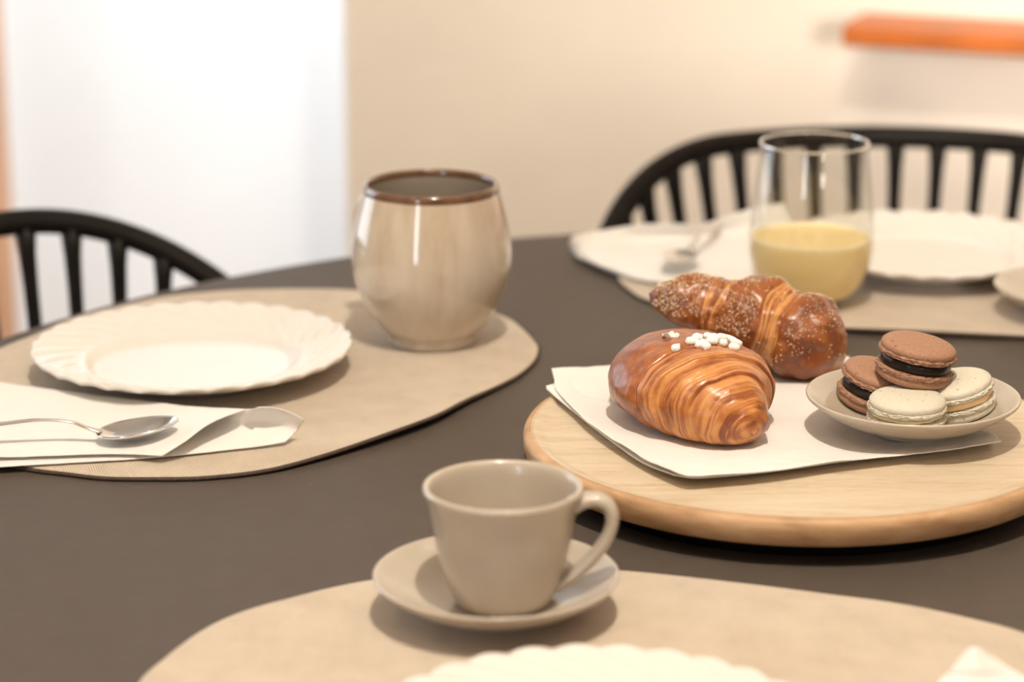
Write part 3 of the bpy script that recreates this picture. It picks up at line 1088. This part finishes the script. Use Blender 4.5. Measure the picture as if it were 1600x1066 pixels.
# sugared croissant leaning behind
spB = [(.0870, 1.5760, .0770), (.0935, 1.5760, .0750), (.1080, 1.5750, .0735), (.1250, 1.5740, .0700), (.1440, 1.5710, .0640), (.1630, 1.5660, .0585), (.1795, 1.5630, .0525), (.1890, 1.5700, .0450), (.1930, 1.5880, .0400), (.1900, 1.6080, .0370)]
rdB = [.0040, .0085, .0155, .0195, .0240, .0285, .0305, .0265, .0170, .0050]
bandsB = [(-.2, .27, 'crown', .07), (.27, .36, 'lam', -.06), (.36, .54, 'crown', .10), (.54, .635, 'lam', -.05), (.635, .76, 'crown', .08), (.76, .84, 'lam', -.03), (.84, 1.2, 'crown', .0)]
V, Fc, toneB, QB, lamB = croissant(spB, rdB, bandsB, 480, 220, ZN, 11, .95, .05, 1.2, .0026, .0004, 120)
crB = empty('croissant', (.14, 1.585, ZN), 'darker sugar-grained croissant leaning on the plump one behind it', 'croissant')
OB = np.array([.14, 1.585, ZN])
mesh_obj('pastry', V - OB, Fc, M_crust_b, crB, attrs={'tone': toneB})
# sugar grains sticking to the crown
n_, m_ = QB.shape[:2]
GV, GF = [], []
cnt = 0
NB = np.cross(np.roll(QB, -1, 1) - np.roll(QB, 1, 1), np.gradient(QB, axis=0))
NB /= np.linalg.norm(NB, axis=2)[..., None] + 1e-12
cenB = QB.mean(1, keepdims=True)
sgn = np.sign(((QB - cenB) * NB).sum(-1, keepdims=True))
NB = NB * sgn
dens = fbm(QB * 70, 2, 44)
while cnt < 2600:
    a = int(rng.integers(12, n_ - 40))
    b = int(rng.integers(0, m_))
    nn = NB[a, b]
    if nn[2] < -.15 or lamB[a, b] > .5 and rng.random() < .8 or dens[a, b] < rng.uniform(-.55, .25):
        continue
    r = rng.uniform(.0003, .00056)
    Rm = np.linalg.qr(rng.normal(size=(3, 3)))[0]
    oc = np.array([(1, 0, 0), (-1, 0, 0), (0, 1, 0), (0, -1, 0), (0, 0, 1), (0, 0, -1)]) * (r * np.array([1.25, .9, .8]))
    k = len(GV) * 6
    GV.append(oc @ Rm.T + QB[a, b] + nn * r * .5 - OB)
    GF += [(k + i, k + jj, k + l) for i, jj, l in ((0, 2, 4), (2, 1, 4), (1, 3, 4), (3, 0, 4), (2, 0, 5), (1, 2, 5), (3, 1, 5), (0, 3, 5))]
    cnt += 1
gr = mesh_obj('sugar_grains', np.vstack(GV), GF, M_grain, crB, smooth=False)
gr['kind'] = 'stuff'
gr['label'] = 'fine pale sugar grains'

# ------------------------------------------------------------------ small plate and macarons
PLZ = BZ + .0037
PC = (.2352, 1.4385)
saucer('small beige stoneware plate holding four macarons', (PC[0], PC[1], PLZ), 'small_plate', 'plate')


def macaron(label, loc, tilt, axis, shell, fill, fillname, R=.0222, gap=.0042, seed=1, group=None):
    o = empty('macaron', loc, label, 'macaron', group)
    from mathutils import Matrix
    Rm = np.array(Matrix.Rotation(tilt, 3, Vector(axis)))
    na = 120
    ph = np.linspace(0, 2 * PI, na, endpoint=False)

    def half(sign, nm, sd):
        pr_ = chaikin([(0, .0104), (R * .5, .0102), (R * .84, .0090), (R * .985, .0066), (R * 1.0, .0046), (R * .975, .0031)], 3)
        pr2 = chaikin([(R * .975, .0030), (R * 1.02, .0027), (R * 1.03, .0014), (R * 1.0, .0004), (R * .90, 0), (0, 0.0)], 3)
        P = np.vstack([pr_, pr2])
        k = len(pr_)
        A = np.stack([P[:, None, 0] * np.cos(ph), P[:, None, 0] * np.sin(ph), np.repeat(P[:, 1:2], na, 1)], -1)
        # ruffled foot
        q = np.stack([np.cos(ph) * R, np.sin(ph) * R, ph * 0 + sd], -1)
        for i in range(k, len(P)):
            wgt = smooth01((P[i, 0] / R - .85) / .1)
            f = fbm(np.c_[q[:, :2] * 520, np.full(na, i * .55 + sd)], 2, sd)
            A[i, :, :2] *= (1 + .035 * wgt * f)[:, None]
            A[i, :, 2] += .0005 * wgt * fbm(np.c_[q[:, :2] * 420, np.full(na, i * .5)], 2, sd + 5)
        for i in range(k):
            A[i, :, :2] *= (1 + .006 * fbm(q * 60, 2, sd + 9))[:, None]
        A[..., 2] = sign * (A[..., 2] + gap / 2)
        V = A.reshape(-1, 3) @ Rm.T
        return mesh_obj(nm, V, grid_faces(len(P), na, True, flip=sign > 0), shell, o)
    half(1, 'top_shell', seed)
    half(-1, 'bottom_shell', seed + 20)
    pf_ = chaikin([(0, gap / 2 + .0002), (R * .86, gap / 2 + .0002), (R * .94, gap * .3), (R * .94, -gap * .3), (R * .86, -gap / 2 - .0002), (0, -gap / 2 - .0002)], 2)
    A = np.stack([pf_[:, None, 0] * np.cos(ph), pf_[:, None, 0] * np.sin(ph), np.repeat(pf_[:, 1:2], na, 1)], -1)
    A[..., :2] *= (1 + .03 * fbm(np.stack([np.cos(ph) * 3, np.sin(ph) * 3, ph * 0 + seed], -1), 2, seed))[None, :, None]
    f = mesh_obj(fillname, A.reshape(-1, 3) @ Rm.T, grid_faces(len(pf_), na, True, flip=True), fill, o)
    f['label'] = {'ganache': 'dark chocolate filling', 'cream_filling': 'pale cream filling'}[fillname]
    return o


c1 = bp(1417, 643, .0478)
macaron('pale cream macaron at the front of the small plate', (c1[0], c1[1], .0478), 0.03, (1, 0, 0), M_cream, M_van_fill, 'cream_filling', seed=3, gap=.0026, group='macarons on the small plate')
c2 = bp(1370, 605, .0495)
macaron('brown chocolate macaron at the left of the small plate, beneath another brown one', (c2[0], c2[1], .0495), .26, (.35, 1, 0), M_choc, M_choc_fill, 'ganache', seed=5, gap=.0068, group='macarons on the small plate')
c3 = bp(1494, 619, .0490)
macaron('pale cream macaron with tan filling, at the right of the small plate', (c3[0], c3[1], .0490), -.24, (-.10, 1, 0), M_cream, M_cream_fill, 'cream_filling', seed=8, gap=.0046, group='macarons on the small plate')
c4 = bp(1431, 563, .0715)
macaron('brown chocolate macaron lying on top of the three others', (c4[0], c4[1], .0715), .16, (.2, 1, 0), M_choc, M_choc_fill, 'ganache', seed=12, gap=.0066, group='macarons on the small plate')
